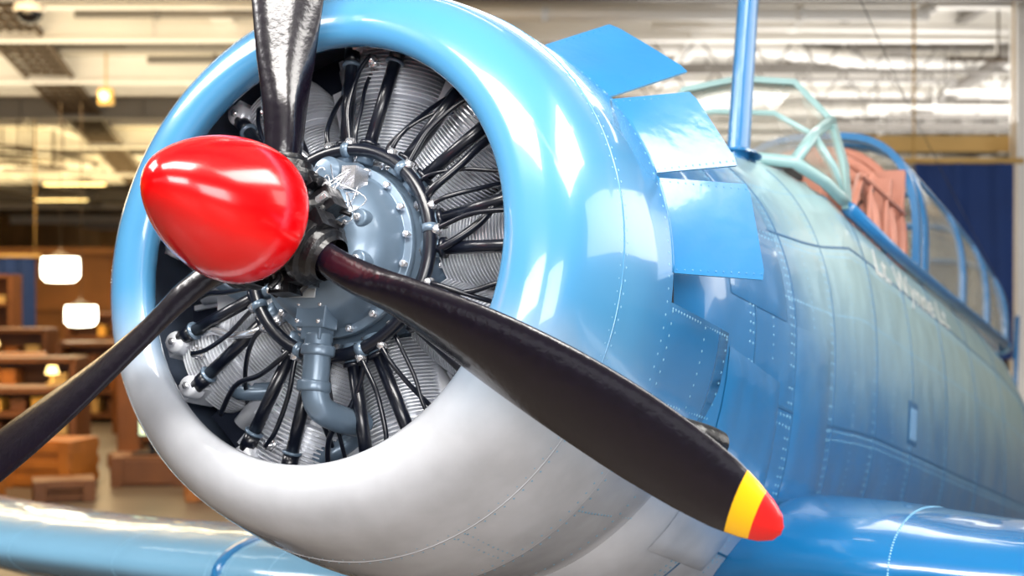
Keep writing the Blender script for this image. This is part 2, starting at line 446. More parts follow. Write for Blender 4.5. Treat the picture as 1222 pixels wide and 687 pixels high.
# rear greenhouse
cf = MB(); TT = [3.62, 3.78, 4.75, 5.5, 6.2]; TP = [1.35, 1.36, 1.39, 1.39, 1.34]; ZB = [.735, .74, .78, .815, .845]
AR = [arch(t, tp, W=.455-(t-3.6)*.008, zb=zb, n=3.0) for t, tp, zb in zip(TT, TP, ZB)]
for i, A in enumerate(AR): strap(cf, A, .07 if i else .05, .03)
END = [Vector((6.25+.6*math.sin(math.pi*k/24), AR[-1][k].y*1.0, .85+.02*math.sin(math.pi*k/24))) for k in range(25)]
cf.tube(END, .018, 8, 0)
for k in (0, 6, 18, 24):
    cf.tube([A[k] for A in AR]+([END[k]] if k not in (0, 24) else []), .017, 8, 0)
for y in (-.455, .455): cf.tube([(2.47, y, .72), (3.3, y, .725), (4.2, y, .755), (6.2, y*.95, .845)], .026, 8, 0)
cfo = cf.obj('canopy', [M_flap], air, MR)
g = MB(); vs = [v for A in AR for v in A]+END
g.add(vs, [[i*25+k, i*25+k+1, (i+1)*25+k+1, (i+1)*25+k] for i in range(len(AR)) for k in range(24)], 0)
g.obj('glass', [M_glass], cfo, Matrix())
# cockpit inner structure
ck = MB()
for t, tp in ((3.1, 1.10), (3.4, 1.20), (3.60, 1.28)):
    ck.tube(arch(t, tp, W=.40), .024, 8, 0)
for sgn in (-1, 1):
    ck.tube([(3.35, sgn*.35, .8), (2.9, sgn*.38, .96), (2.72, sgn*.39, .74)], .018, 8, 0)
    for z in (.80, .98): ck.tube([(2.85, sgn*.40, z-.03), (3.6, sgn*.40, z)], .011, 6, 0)
    for t in (2.98, 3.25): ck.tube([(t, sgn*.40, .74), (t+.02, sgn*.395, 1.0)], .012, 6, 0)
    ck.box((3.38, sgn*.29, .90), (.03, .20, .36), 0)
    for j in range(4): ck.lathe([(-.018, .026), (-.022, .032), (-.018, .038)], 16, 1, Matrix.Translation((3.37, sgn*.29, .78+j*.085)))
ck.box((3.58, 0, .95), (.03, .80, .44), 0)
ck.tube([(3.56, -.36, .76), (3.56, .0, 1.16), (3.56, .36, .76)], .018, 8, 0)
ck.obj('cockpit_structure', [M_salmon, M_hub], air, MR, bevel=.004)
ck = MB(); ck.box((3.05, 0, .84), (.09, .40, .34), 0); ck.box((3.03, 0, 1.03), (.07, .24, .10), 1)
ck.obj('pilot_seat', [M_salmon, M_hub], air, MR, bevel=.004)

# lettering
tx = bpy.data.curves.new('lettering', 'FONT'); tx.body = 'Lt. Wynne Lt.'; tx.size = .15; tx.extrude = .001; tx.shear = .35; tx.offset = .002
to = bpy.data.objects.new('lettering_tmp', tx); COL.objects.link(to)
bpy.context.view_layer.update()
dg = bpy.context.evaluated_depsgraph_get(); me = bpy.data.meshes.new_from_object(to.evaluated_get(dg))
bpy.data.objects.remove(to)
xm = max(v.co.x for v in me.vertices)
def side_at(t, z):
    lo, hi = 0.0, 89.0
    for _ in range(30):
        m_ = (lo+hi)/2
        if fus(t, m_).z < z: lo = m_
        else: hi = m_
    return lo
for v in me.vertices:
    t = 2.66+v.co.x/xm*1.5; z = .525+v.co.y*1.0+(t-2.62)*.03; a = side_at(t, z)
    v.co = fus(t, a)+fusn(t, a)*(.004+abs(v.co.z))
me.materials.append(M_whitep)
lo_ = bpy.data.objects.new('lettering', me); COL.objects.link(lo_); lo_.parent = air; lo_.matrix_basis = MR
lo_['label'] = 'white hand-painted crew name'

# ---- wings
def wing(sgn, zc, strap_, M_):
    mb = MB(); NS = 60; st = []
    if sgn > 0: spans = [(.42, 1.30, 2.5, .42, -.02), (.6, 1.22, 2.45, .44, .005), (.85, 1.14, 2.4, .41, .01), (1.15, 1.13, 2.3, .36, .01), (2.2, 1.20, 2.1, .30, .01)]
    else: spans = [(.25, 1.22, 2.5, .36, 0), (.6, 1.20, 2.45, .355, 0), (1.0, 1.18, 2.35, .34, 0), (1.15, 1.19, 2.3, .33, 0), (2.2, 1.24, 2.1, .30, .0)]
    spans += [(3, 1.34, 1.85, .25, .05), (4.6, 1.5, 1.45, .18, .2), (4.9, 1.65, 1.1, .06, .22)]
    full = []
    for a, b in zip(spans, spans[1:]):
        for i in range(4): full.append(tuple(x+(y-x)*i/4 for x, y in zip(a, b)))
    full.append(spans[-1])
    def ring(p, le, ch, th, dz, ex=0):
        out = []
        for k in range(NS):
            q = k/NS*2
            up = q < 1; x = (1-math.cos(math.pi*(q if up else 2-q)))/2
            yt = (0.2969*math.sqrt(x)-.126*x-.3516*x*x+.2843*x**3-.1015*x**4)*5*th*1.0
            z = yt*(1.05 if up else -.8)
            X = le+x*ch; Z = z
            out.append(Vector((X+(x-.3)*ex*2, -sgn*p, zc+dz+Z*(1+ex*6))))
        return out
    vs = []
    for f in full: vs += ring(*f)
    fs = [[i*NS+k, i*NS+(k+1) % NS, (i+1)*NS+(k+1) % NS, (i+1)*NS+k] for i in range(len(full)-1) for k in range(NS)]
    fs.append([(len(full)-1)*NS+k for k in range(NS)]); fs.append(list(range(NS))[::-1])
    mb.add(vs, fs, 0)
    def at(p): return interp([(q[0],)+tuple(q[1:]) for q in full], p)
    if strap_:
        p0, w = 1.13, .035
        R4 = [ring(p0, *at(p0), 0), ring(p0+.004, *at(p0+.004), .010), ring(p0+w, *at(p0+w), .010), ring(p0+w+.004, *at(p0+w+.004), 0)]
        v2 = [v for r_ in R4 for v in r_]
        mb.add(v2, [[i*NS+k, i*NS+(k+1) % NS, (i+1)*NS+(k+1) % NS, (i+1)*NS+k] for i in range(3) for k in range(NS)], 2, True)
    for p0 in (([1.11, 1.195, .95] if strap_ else [.95])+[1.6, 2.1, 2.7]):
        le, ch, th, dz = at(p0); rr = ring(p0, le, ch, th, dz)
        for v in cat(rr[:16]+[], 4): mb.rivet(v, v-Vector((le+ch*.3, v.y, zc+dz)), .003, 1)
        for v in cat(rr[-12:], 4): mb.rivet(v, v-Vector((le+ch*.3, v.y, zc+dz)), .003, 1)
    return mb.obj('wing', [M_, M_rivet, M_flap], air, MR, recalc=True)
wing(1, -.565, False, M_blue); wing(-1, -.75, True, M_pwing)

# ---- landing gear (below the frame; carries the airplane)
for sgn, zc in ((1, -.565), (-1, -.75)):
    top_ = MR @ Vector((1.45, -sgn*1.25, zc-.05)) + base
    mb = MB(); whl = Vector((top_.x-.05, top_.y-.12, .335))
    tl = top_-base; wl = whl-base
    mb.tube([tl, wl+s*(sgn)*.10], .045, 14, 0)
    lg = mb.obj('landing_gear', [M_case], air, Matrix())
    mb = MB(); M2 = Matrix.Translation(wl) @ Matrix.Rotation(math.atan2(s.y, s.x), 4, 'Z')
    mb.lathe([(-.09, .12), (-.1, .24), (-.085, .31), (-.04, .335), (.04, .335), (.085, .31), (.1, .24), (.09, .12)], 40, 0, M2)
    mb.lathe([(-.08, .0), (-.09, .12), (.09, .12), (.08, 0)], 24, 1, M2)
    mb.obj('wheel', [M_tyre, M_case], lg, Matrix())

# ---- propeller
ZA = .022
hub = MB()
hub.lathe([(-.285, .0), (-.285, .06), (-.25, .075), (-.235, .09), (-.13, .09), (-.115, .07), (-.10, .052), (-.07, .05)], 40, 0)
PA = [-3.8, 116.1, 234.9]
for a in PA:
    M2 = Matrix.Translation((-.18, 0, 0)) @ Matrix.Rotation(rad(a), 4, 'X') @ Matrix.Rotation(rad(-90), 4, 'Y')
    hub.lathe([(.02, .066), (.085, .066), (.09, .072), (.115, .072), (.118, .06), (.135, .058), (.14, .048), (.15, .045)], 28, 0, M2)
    for sx in (-1, 1):
        Mb = Matrix.Translation((-.18, 0, 0)) @ Matrix.Rotation(rad(a), 4, 'X')
        hub.box((sx*.078, 0, .10), (.022, .03, .035), 0, Mb)
        hub.tube([Mb @ Vector((sx*.085, -.022, .10)), Mb @ Vector((sx*.085, .022, .10))], .007, 6, 0)
    Mb = Matrix.Translation((-.18, 0, 0)) @ Matrix.Rotation(rad(a+60), 4, 'X')
    hub.tube([Mb @ Vector((-.04, 0, .05)), Mb @ Vector((.03, 0, .11))], .018, 10, 0)
    hub.box((.03, 0, .105), (.05, .05, .05), 0, Mb)
    hub.box((.02, .05, .085), (.07, .03, .06), 0, Mb)
    hub.box((-.02, -.06, .09), (.06, .04, .05), 0, Mb)
    hub.tube([Mb @ Vector((.0, .0, .10)), Mb @ Vector((.0, 0, .125))], .009, 6, 1)
    for j in range(5):
        q0 = Vector((random.uniform(-.04, .05), random.uniform(-.07, .07), .08)); q1 = q0+Vector((random.uniform(-.01, .04), random.uniform(-.03, .03), random.uniform(.03, .055)))
        hub.tube(cat([Mb @ q0, Mb @ (q0.lerp(q1, .5)+Vector((.01, .015, 0))), Mb @ q1], 4), random.uniform(.004, .009), 6, 0)
hub.lathe([(-.252, .11), (-.258, .124), (-.266, .11)], 48, 0)
prop = hub.obj('propeller', [M_hub, M_steel], air, MR @ Matrix.Translation((0, 0, ZA)), bevel=.003)
sp = MB()
pr = cat([(-.258, .118, 0), (-.268, .131, 0), (-.30, .1395, 0), (-.345, .139, 0), (-.40, .128, 0), (-.455, .107, 0), (-.505, .079, 0), (-.542, .050, 0), (-.562, .022, 0), (-.567, .0005, 0)], 5)
sp.lathe([(-.258, .0005)]+[(p.x, max(p.y, .0003)) for p in pr], 96, 0)
sp.obj('spinner', [M_red], prop, Matrix.Translation((-.27, 0, 0)) @ Matrix.Rotation(rad(2.4), 4, 'Y') @ Matrix.Translation((.27, 0, 0)))
BT = [(.09, .072, .070, 62), (.15, .078, .062, 58), (.21, .087, .050, 54), (.28, .100, .038, 49), (.36, .121, .030, 43), (.48, .147, .026, 37), (.6, .168, .023, 32.5), (.74, .180, .020, 29), (.88, .177, .017, 26), (1.0, .159, .014, 24), (1.08, .135, .012, 22.5), (1.13, .107, .010, 22), (1.165, .079, .008, 22), (1.187, .048, .006, 22), (1.196, .015, .003, 22)]
rs = []
for a, b in zip(BT, BT[1:]):
    for i in range(4): rs.append(a[0]+(b[0]-a[0])*i/4)
rs.append(BT[-1][0])
smooth_tab = cat([Vector((b[1], b[2], b[3])) for b in BT], 4)
bl = MB(); NS = 32; vs = []
for r, q in zip(rs, smooth_tab):
    c, th, be = q; be = rad(be)
    cd = Vector((-math.sin(be), math.cos(be), 0)); nn = Vector((math.cos(be), math.sin(be), 0))
    rd = max(0, min(1, (.26-r)/.14))
    bumpf = max(0, math.sin(math.pi*min(1, max(0, (r-.2)/.95))))
    for k in range(NS):
        a = 2*math.pi*k/NS; x = math.cos(a)/2
        y = math.sin(a)/2*th
        if rd < 1: y *= (rd+(1-rd)*(0.75+.35*math.cos(a)))
        y -= (1-rd)*th*.7*(1-(2*x)**2)
        vs.append(Vector((-.18, 0, r))+cd*(x*c+.006+.014*bumpf)+nn*y)
bl.v = [tuple(v) for v in vs]
for i in range(len(rs)-1):
    rm = (rs[i]+rs[i+1])/2; mi = 0 if rm < 1.11 else (1 if rm < 1.147 else 2)
    for k in range(NS):
        bl.f.append([i*NS+k, i*NS+(k+1) % NS, (i+1)*NS+(k+1) % NS, (i+1)*NS+k]); bl.m.append(mi); bl.sm.append(True)
bl.f.append([(len(rs)-1)*NS+k for k in range(NS)]); bl.m.append(2); bl.sm.append(True)
bl.f.append(list(range(NS))[::-1]); bl.m.append(0); bl.sm.append(False)
b0 = bl.obj('blade', [M_blk, M_yel, M_redtip], prop, Matrix.Rotation(rad(PA[0]), 4, 'X'))
for a in PA[1:]:
    o = b0.copy(); COL.objects.link(o); o.parent = prop; o.matrix_basis = Matrix.Rotation(rad(a), 4, 'X')

# ---- engine
en = MB()
pr = cat([(-.10, .055, 0), (-.09, .09, 0), (-.075, .125, 0), (-.045, .152, 0), (0.0, .168, 0), (.02, .172, 0)], 4)
en.lathe([(p.x, p.y) for p in pr]+[(.021, .19), (.038, .19), (.04, .178), (.06, .19), (.07, .205), (.36, .205), (.36, .05)], 72, 0)
for k in range(18):
    a = k*20+10; c = pol(.0, a, .181)
    en.tube([c+Vector((.022, 0, 0)), c+Vector((.006, 0, 0))], .0085, 6, 1)
for k in range(9):
    a = k*40+20; c = pol(0, a, .098); en.tube([c+Vector((-.05, 0, 0)), c+Vector((-.095, 0, 0))], .007, 6, 1)
for a, r in ((22, .125), (-18, .13), (200, .13)):
    c = pol(-.045, a, r); en.lathe([(-.035, .001), (-.035, .018), (-.03, .02), (.03, .022)], 20, 0, Matrix.Translation(c))
    en.tube([c+Vector((-.035, 0, 0)), c+Vector((-.043, 0, 0))], .009, 6, 1)
eng = en.obj('engine', [M_case, M_steel], air, MR @ Matrix.Translation((0, 0, ZA)), bevel=.002)

CX = .200
cy = MB(); Mz = Matrix.Translation((CX, 0, 0)) @ Matrix.Rotation(rad(-90), 4, 'Y')
prof = [(.18, .085)]; h = .20
while h < .37:
    prof += [(h, .080), (h+.0025, .080), (h+.0027, .097), (h+.0052, .097), (h+.0054, .080)]; h += .0078
prof += [(.375, .08)]
cy.lathe(prof, 40, 0, Mz, smooth=False)
prof = [(.375, .08)]; h = .38
while h < .50:
    rr = .118-.25*max(0, h-.45)
    prof += [(h, rr-.019), (h+.003, rr-.019), (h+.0032, rr), (h+.0062, rr), (h+.0064, rr-.019)]; h += .0098
prof += [(.515, .08), (.53, .05), (.54, .001)]
cy.lathe(prof, 40, 0, Mz, smooth=False)
cy.lathe([(.182, .105), (.194, .105), (.196, .09)], 40, 2, Mz)
for k in range(12):
    a = k*math.pi/6; q = Mz @ Vector((.194, .097*math.cos(a), .097*math.sin(a))); cy.tube([q, q+Vector((0, 0, .009))], .007, 6, 1)
for sy in (-1, 1):
    cy.box((CX-.065, sy*.058, .50), (.10, .042, .06), 0)
    cy.lathe([(-.012, .001), (-.012, .022), (-.004, .026), (.02, .028)], 20, 0, Matrix.Translation((CX-.12, sy*.058, .497)))
    cy.tube([(CX-.132, sy*.058, .497), (CX-.14, sy*.058, .497)], .009, 6, 1)
cy.tube([(CX-.095, 0, .44), (CX-.14, 0, .45)], [.014, .010], 8, 1); cy.tube([(CX-.12, 0, .445), (CX-.127, 0, .446)], .016, 6, 1)
cy.tube(cat([(CX-.04, .06, .44), (CX-.05, .10, .42), (CX-.01, .125, .36), (CX+.05, .13, .30)], 5), .021, 12, 2)
c0 = cy.obj('cylinder', [M_alu, M_steel, M_case], eng, Matrix(), bevel=0)
bf = MB()
vs = []
for (y, z) in ((.0, .225), (.06, .30), (.085, .40), (.115, .50), (.12, .56), (-.12, .56), (-.115, .50), (-.085, .40), (-.06, .30)):
    vs.append((CX+.03, y, z))
bf.add(vs, [list(range(9))], 0, False)
bf.box((CX+.015, 0, .42), (.01, .012, .24), 1)
bf.box((CX-.01, 0, .40), (.012, .05, .10), 1)
bf.tube([(CX, -.02, .23), (CX, -.02, .50)], .022, 12, 1)
bf0 = bf.obj('baffle', [M_dark, M_alu], eng, Matrix.Rotation(rad(20), 4, 'X'))
prs = []
for sg in (1, -1):
    pz = MB(); a = Vector((.05, sg*.026, .20)); b = Vector((CX-.115, sg*.064, .49)); dd = (b-a)
    pz.tube([a, a+dd*.14], .0195, 12, 1); pz.tube([a+dd*.14, a+dd*.17], .023, 12, 0); pz.tube([a+dd*.1, b], .0145, 12, 0); pz.tube([b-dd*.16, b-dd*.02], .018, 12, 0); pz.tube([b-dd*.18, b-dd*.16], .022, 12, 1)
    prs.append(pz.obj('pushrod_tube', [M_rub, M_case], eng, Matrix()))
leads = []
ld = MB()
ld.tube(cat([(.03, .0, .232), (.03, .010, .27), (.035, .022, .33), (.05, .016, .41), (.06, 0, .45), (CX-.14, 0, .45)], 6), .0055, 8, 0)
ld.tube([(.03, 0, .228), (.03, .004, .252)], .011, 8, 1)
leads.append(ld.obj('ignition_lead', [M_rub, M_steel], eng, Matrix()))
ld = MB()
ld.tube(cat([(.03, .055, .225), (.03, .068, .27), (.07, .085, .33), (.13, .105, .39), (.22, .12, .46)], 6), .0055, 8, 0)
ld.tube([(.03, .053, .220), (.032, .060, .243)], .011, 8, 1)
leads.append(ld.obj('ignition_lead', [M_rub, M_steel], eng, Matrix()))
for k in range(1, 9):
    Rk = Matrix.Rotation(rad(40*k), 4, 'X')
    for o in [c0, bf0]+prs+leads:
        q = o.copy(); COL.objects.link(q); q.parent = eng; q.matrix_basis = Rk @ o.matrix_basis
for k in range(16):
    a0 = k*22.5+random.uniform(-7, 7); da = random.uniform(-28, 28)
    ld = MB(); rr_ = random.choice([.0035, .0045, .006, .009]); mi = random.choice([0, 0, 0, 1])
    x1 = random.uniform(.02, .05)
    ld.tube(cat([pol(.05, a0, .21), pol(x1, a0+da*.1, .26), pol(x1+.02, a0+da*.5, .33), pol(.08, a0+da*.9, .40), pol(.14, a0+da, .50)], 6), rr_, 10, mi)
    ld.tube([pol(.05, a0, .20), pol(.045, a0+da*.05, .235)], rr_*1.5, 6, 1)
    ld.obj('oil_hose', [M_rub, M_steel], eng, Matrix())
ig = MB(); ig.tube([pol(.03, k*5, .228) for k in range(72)], .0145, 12, 0, closed=True)
for k in range(9):
    c = pol(.03, k*40+10, .228); c2 = pol(.03, k*40+14, .228); ig.tube([c, c2], .0175, 12, 1)
ig.obj('ignition_ring', [M_rub, M_case], eng, Matrix())
oi = MB()
oi.box((-.035, -.01, -.150), (.05, .075, .06), 0); oi.box((-.03, -.012, -.185), (.05, .05, .04), 0)
oi.tube(cat([(-.03, -.015, -.19), (-.03, -.02, -.26), (-.028, -.022, -.31), (-.01, -.03, -.345), (.05, -.045, -.36), (.12, -.05, -.36)], 6), .029, 18, 0)
for z in (-.225, -.30): oi.lathe([(z-.012, .029), (z-.01, .036), (z+.01, .036), (z+.012, .029)], 20, 0, Matrix.Translation((-.03, -.019, 0)) @ Matrix.Rotation(rad(-90), 4, 'Y'))
for y in (-.035, .018):
    for z in (-.132, -.168): oi.tube([(-.06, y, z), (-.068, y, z)], .006, 6, 1)
oio = oi.obj('oil_sump', [M_case, M_steel], eng, Matrix(), bevel=.006)
lb = MB(); lb.box((-.085, -.002, -.098), (.004, .066, .05), 0); lb.obj('placard', [M_label], oio, Matrix(), bevel=.001)
gv = MB()
gv.lathe([(-.09, .001), (-.09, .022), (-.075, .032), (-.02, .035), (.02, .045)], 24, 0, Matrix.Translation((0, -.02, .150)))
gv.box((-.05, -.075, .135), (.05, .035, .05), 1)
for i in range(14):
    a = random.uniform(20, 130); c = pol(-.10, a, .115)
    pts = [c+Vector((random.uniform(-.03, .03), random.uniform(-.05, .05), random.uniform(-.04, .05))) for _ in range(5)]
    gv.tube(cat(pts, 6), .0013, 5, 1)
gv.obj('propeller_governor', [M_case, M_steel], eng, Matrix(), bevel=.004)
fw = MB(); fw.lathe([(.375, .001), (.375, .592)], 64, 0); fw.obj('firewall', [M_dark], air, MC)

# ------------------------------------------------------------------ hangar
def top(o, label=None, cat_=None, group=None, kind=None):
    if label: o['label'] = label
    if cat_: o['category'] = cat_
    if group: o['group'] = group
    if kind: o['kind'] = kind
    return o
M_floor = mat('deck_floor', srgb(98, 88, 78), 0.4, 0, .3, 1.5)
M_ceil = mat('ceiling_paint', srgb(196, 190, 178), 0.7, 0, .35, .9)
M_beam = mat('beam_paint', srgb(240, 238, 234), 0.5, 0, .12, 1.2)
M_beam2 = mat('grey_steel', srgb(128, 124, 120), 0.5, 0.1, .2, 1.2)
M_tray = mat('cable_tray_steel', srgb(84, 70, 54), 0.6, 0.2, .2, 3)
M_wall = mat('warm_wall', srgb(215, 172, 108), 0.7, 0, .4, .6)
M_part = mat('partition_wood', srgb(150, 98, 48), 0.6, 0, .5, 1.2)
M_wall2 = mat('pale_wall', srgb(205, 206, 202), 0.7, 0, .3, .4)
M_wood = mat('oak', srgb(176, 104, 36), 0.45, 0, .5, 4, coat=.2)
M_wood2 = mat('dark_wood', srgb(112, 66, 30), 0.5, 0, .6, 3)
M_amber = mat('amber_box', srgb(235, 170, 65), 0.5, 0, .3, 3)
M_curt = mat('navy_curtain', srgb(16, 50, 108), 0.8, 0, .25, 2)
M_hdr = mat('tan_header', srgb(205, 168, 100), 0.6, 0, .15, 1)
M_lamp = mat('lamp_glow', (1, .97, .85), .5, emit=(1, .96, .72), estr=9)
M_tubeL = mat('tube_glow', (1, 1, 1), .5, emit=(1, .96, .86), estr=7)
M_warmL = mat('warm_glow', (1, .8, .4), .5, emit=(1, .70, .25), estr=4)
M_shell = mat('lamp_shell', srgb(190, 185, 170), .4, .3)
M_green = mat('display_screen', srgb(120, 170, 120), .4, emit=(.9, .95, .6), estr=1.4)
M_domeb = mat('smoked_dome', srgb(20, 20, 24), .15)
ZC = H+2.9
f = MB(); f.box((0, 30, -.05), (50, 90, .1)); top(f.obj('floor', [M_floor]), kind='structure')
f = MB(); f.box((0, 32, ZC+.25), (50, 90, .1)); top(f.obj('ceiling', [M_ceil]), kind='structure')
f = MB(); f.box((0, 76, 2.3), (50, .2, 4.9)); top(f.obj('wall_far', [M_wall]), kind='structure')
f = MB(); f.box((-22, 35, 2.3), (.2, 84, 4.9)); top(f.obj('wall_left', [M_wall]), kind='structure')
f = MB(); f.box((16, 35, 2.3), (.2, 84, 4.9)); top(f.obj('wall_right', [M_wall2]), kind='structure')
tn = 1
for i, y in enumerate([3, 7, 10.5, 13.6, 14.7, 15.9, 17.4, 19.1, 21.3, 23.2, 25.4, 28, 31, 35, 39.5, 45, 52, 61]):
    f = MB(); hgt = .34 if i % 2 else .2
    f.box((-3, y, ZC+.2-hgt/2), (37, .03, hgt)); f.box((-3, y, ZC+.2-hgt), (37, .16, .03)); f.box((-3, y, ZC+.19), (37, .16, .02))
    for x in range(-20, 15, 2): f.box((x, y, ZC+.2-hgt/2), (.02, .14, hgt))
    top(f.obj('trim_%d' % tn, [M_beam if i % 3 else M_beam2]), kind='structure'); tn += 1
for x, w in ((-15, .3), (-13.4, .1), (-11.7, .12), (-10.2, .1), (-8.5, .15), (-3.2, .25), (-1, .12), (2.2, .22), (3.7, .08), (5.0, .12), (7.2, .12), (8.4, .08), (9.5, .3), (12.4, .15)):
    f = MB(); f.box((x, 36, ZC+.06), (w, 74, .025)); f.box((x, 36, ZC+.14), (.03, 74, .18))
    top(f.obj('trim_%d' % tn, [M_beam if w > .14 else M_beam2]), kind='structure'); tn += 1
def truss(y, x0, x1, m):
    global tn
    f = MB(); z0 = ZC-.42; z1 = ZC-.02; n = int((x1-x0)/.55)
    f.tube([(x0, y, z0), (x1, y, z0)], .03, 6, 0); f.tube([(x0, y, z1), (x1, y, z1)], .03, 6, 0)
    for i in range(n):
        a = x0+(x1-x0)*i/n; b = x0+(x1-x0)*(i+.5)/n; c = x0+(x1-x0)*(i+1)/n
        f.tube([(a, y, z1), (b, y, z0), (c, y, z1)], .016, 6, 0)
    for x in (x0+.02, (x0+x1)/2, x1-.02): f.tube([(x, y, z1), (x, y, ZC+.2)], .02, 6, 0)
    top(f.obj('trim_%d' % tn, [m]), kind='structure'); tn += 1
truss(16.3, 1.0, 14, M_beam2); truss(18.9, 1.0, 14, M_beam2); truss(21.8, 0.5, 14, M_beam); truss(25.0, 0.0, 14, M_beam); truss(30.5, -18, -9.7, M_beam2); truss(22.9, -18, -9.0, M_beam2); truss(26.0, -18, -9.7, M_tray); truss(33.5, 0, 14, M_beam2)
def pipe(pts, r, m, lab, grp='ceiling pipes'):
    f = MB(); f.tube(pts, r, 12, 0); P = [Vector(p) for p in pts]
    for a, b in zip(P, P[1:]):
        n = max(2, int((b-a).length/3))
        for i in range(n):
            c = a.lerp(b, (i+.5)/n); dd = (b-a).normalized()*.04
            f.tube([c-dd, c+dd], r*1.25, 12, 0); f.tube([c, (c.x, c.y, ZC+.2)], .012, 6, 0)
    top(f.obj('ceiling_pipe', [m]), lab, 'pipe', grp)
pipe([(5.4, 14.2, ZC-.30), (6.7, 27.7, ZC-.30)], .085, M_beam2, 'grey steel pipe slung under the ceiling beams')
WL = 'white painted pipe running across the ceiling'; GL = 'thin grey conduit running across the ceiling'
pipe([(-1, 14.3, ZC-.14), (4.2, 14.4, ZC-.14), (4.2, 14.4, ZC+.1)], .07, M_beam, WL)
pipe([(1.5, 15.2, ZC-.10), (7.5, 15.6, ZC-.10)], .05, M_beam, WL)
pipe([(-1, 16.6, ZC-.1), (3.0, 16.7, ZC-.1), (4.4, 17.6, ZC-.1), (12, 17.8, ZC-.1)], .085, M_beam, WL)
pipe([(1, 18.3, ZC-.05), (13, 18.4, ZC-.05)], .04, M_beam2, GL)
pipe([(1, 20.2, ZC-.12), (14, 20.6, ZC-.12)], .06, M_beam, WL)
pipe([(0, 22.3, ZC-.1), (14, 22.6, ZC-.1)], .09, M_beam, WL)
pipe([(0, 24.3, ZC-.1), (14, 24.5, ZC-.1)], .04, M_beam2, GL)
pipe([(0, 26.8, ZC-.08), (14, 27.0, ZC-.08)], .08, M_beam, WL)
for y, z, r in ((15.2, -.1, .05), (16.7, -.1, .03), (18.3, -.1, .06), (20.2, -.1, .03), (22.2, -.1, .07), (24.3, -.1, .04), (26.6, -.1, .08), (29.6, -.1, .05), (32.5, -.1, .08)):
    pipe([(-18, y, ZC+z), (-9.6 if y > 20 else -7.4, y, ZC+z)], r, M_beam if r > .04 else M_beam2, WL if r > .04 else GL)
for y in (15.0, 17.0, 18.0, 20.0, 22.4, 24.6):
    pipe([(-4.6, y, ZC-.02), (-1.2, y, ZC-.02)], random.uniform(.025, .05), M_beam2 if y < 19 else M_beam, GL)
for i in range(20):
    y = 14+i*.75+random.uniform(-.2, .2); x0 = random.uniform(1.2, 6); x1 = x0+random.uniform(2, 5); z = ZC-.50-random.uniform(0, .14)
    j = random.uniform(.6, 2.2)
    pipe([(x0, y, z), (x1, y+.1, z), (x1+.3, y+j, z)], random.uniform(.022, .045), random.choice([M_beam2, M_beam, M_tray, M_beam]), GL)
for i in range(10):
    y = 15+i*1.5+random.uniform(-.2, .2); x0 = random.uniform(-12, -9.2); z = ZC-.50-random.uniform(0, .12)
    pipe([(x0, y, z), (x0+random.uniform(1, 1.6), y+.1, z), (x0+1.9, y+1.2, z)], random.uniform(.022, .04), random.choice([M_beam2, M_beam, M_tray]), GL)
for x in (-12.5, 8.2, 11):
    pipe([(x, 12, ZC+.03), (x-1, 60, ZC+.03)], .05, M_beam, 'white painted pipe running along the ceiling')
pipe([(8.9, 15.0, ZC-.32), (7.6, 18.6, ZC-.32)], .035, M_beam, WL)
pipe([(-6.9, 12.8, ZC-.24), (-7.9, 17.5, ZC-.24)], .05, M_beam2, GL)
f = MB(); f.box((7.9, 19.75, ZC-.12), (2.6, .5, .3)); f.box((9.2, 19.75, ZC-.12), (.06, .56, .36)); f.box((6.6, 19.75, ZC-.12), (.06, .56, .36)); f.tube([(7.6, 19.7, ZC-.1), (7.6, 19.7, ZC+.2)], .05, 8, 0)
top(f.obj('air_duct', [M_beam], bevel=.02), 'white painted rectangular air duct under the ceiling', 'duct')
f = MB(); a = Vector((-5.25, 14.3, ZC-.06)); b = Vector((-10.2, 39, ZC-.06)); dv = (b-a).normalized(); sd = Vector((dv.y, -dv.x, 0))*.3
for q in (-1, 1): f.tube([a+sd*q, b+sd*q], .045, 4, 0)
for i in range(60):
    c = a.lerp(b, i/59); f.tube([c-sd, c+sd], .025, 4, 0)
for i in range(6):
    c = a.lerp(b, i/5); f.tube([c, (c.x, c.y, ZC+.2)], .02, 4, 0)
for q in (-.5, -.1, .3, .6): f.tube([a+sd*q+Vector((0, 0, .04)), b+sd*q+Vector((0, 0, .04))], .035, 6, 0)
top(f.obj('cable_tray', [M_tray]), 'dark steel ladder cable tray hung from the ceiling', 'cable tray')
f = MB(); Md = Matrix.Translation((-4.47, 13.2, ZC-.33)) @ Matrix.Rotation(rad(90), 4, 'Y')
f.lathe([(-.52, .04), (-.07, .04), (-.06, .13), (.0, .15), (.02, .13)], 28, 0, Md)
f.lathe([(.02, .12)]+[(.02+.11*math.sin(rad(a)), .12*math.cos(rad(a))+.0005) for a in range(10, 91, 10)], 28, 1, Md)
top(f.obj('security_camera', [M_beam, M_domeb]), 'white ceiling dome security camera with smoked dome', 'security camera')
def pendant(x, y, z, r, zt):
    f = MB(); Mp = Matrix.Translation((x, y, z)) @ Matrix.Rotation(rad(90), 4, 'Y')
    f.lathe([(-r*.95, r*.15), (-r*.75, r*.45), (-r*.62, r*.8), (-r*.6, r*.98)], 28, 0, Mp)
    f.tube([(x, y, z+r*.9), (x, y, zt)], .005, 6, 0)
    o = top(f.obj('pendant_lamp', [M_tray]), 'glowing white glass pendant lamp with dark metal cap', 'lamp', 'pendant lamps')
    g = MB(); g.lathe([(-r*.6, r*.96), (-r*.1, r), (r*.45, r*.98), (r*.68, r*.75), (r*.72, r*.3), (r*.72, .001)], 28, 0, Mp)
    g.obj('lamp_shade', [M_lamp], o, Matrix())
pendant(-6.34, 20, H+.27, .26, ZC-.13); pendant(-6.05, 20, H-.38, .22, ZC-.13)
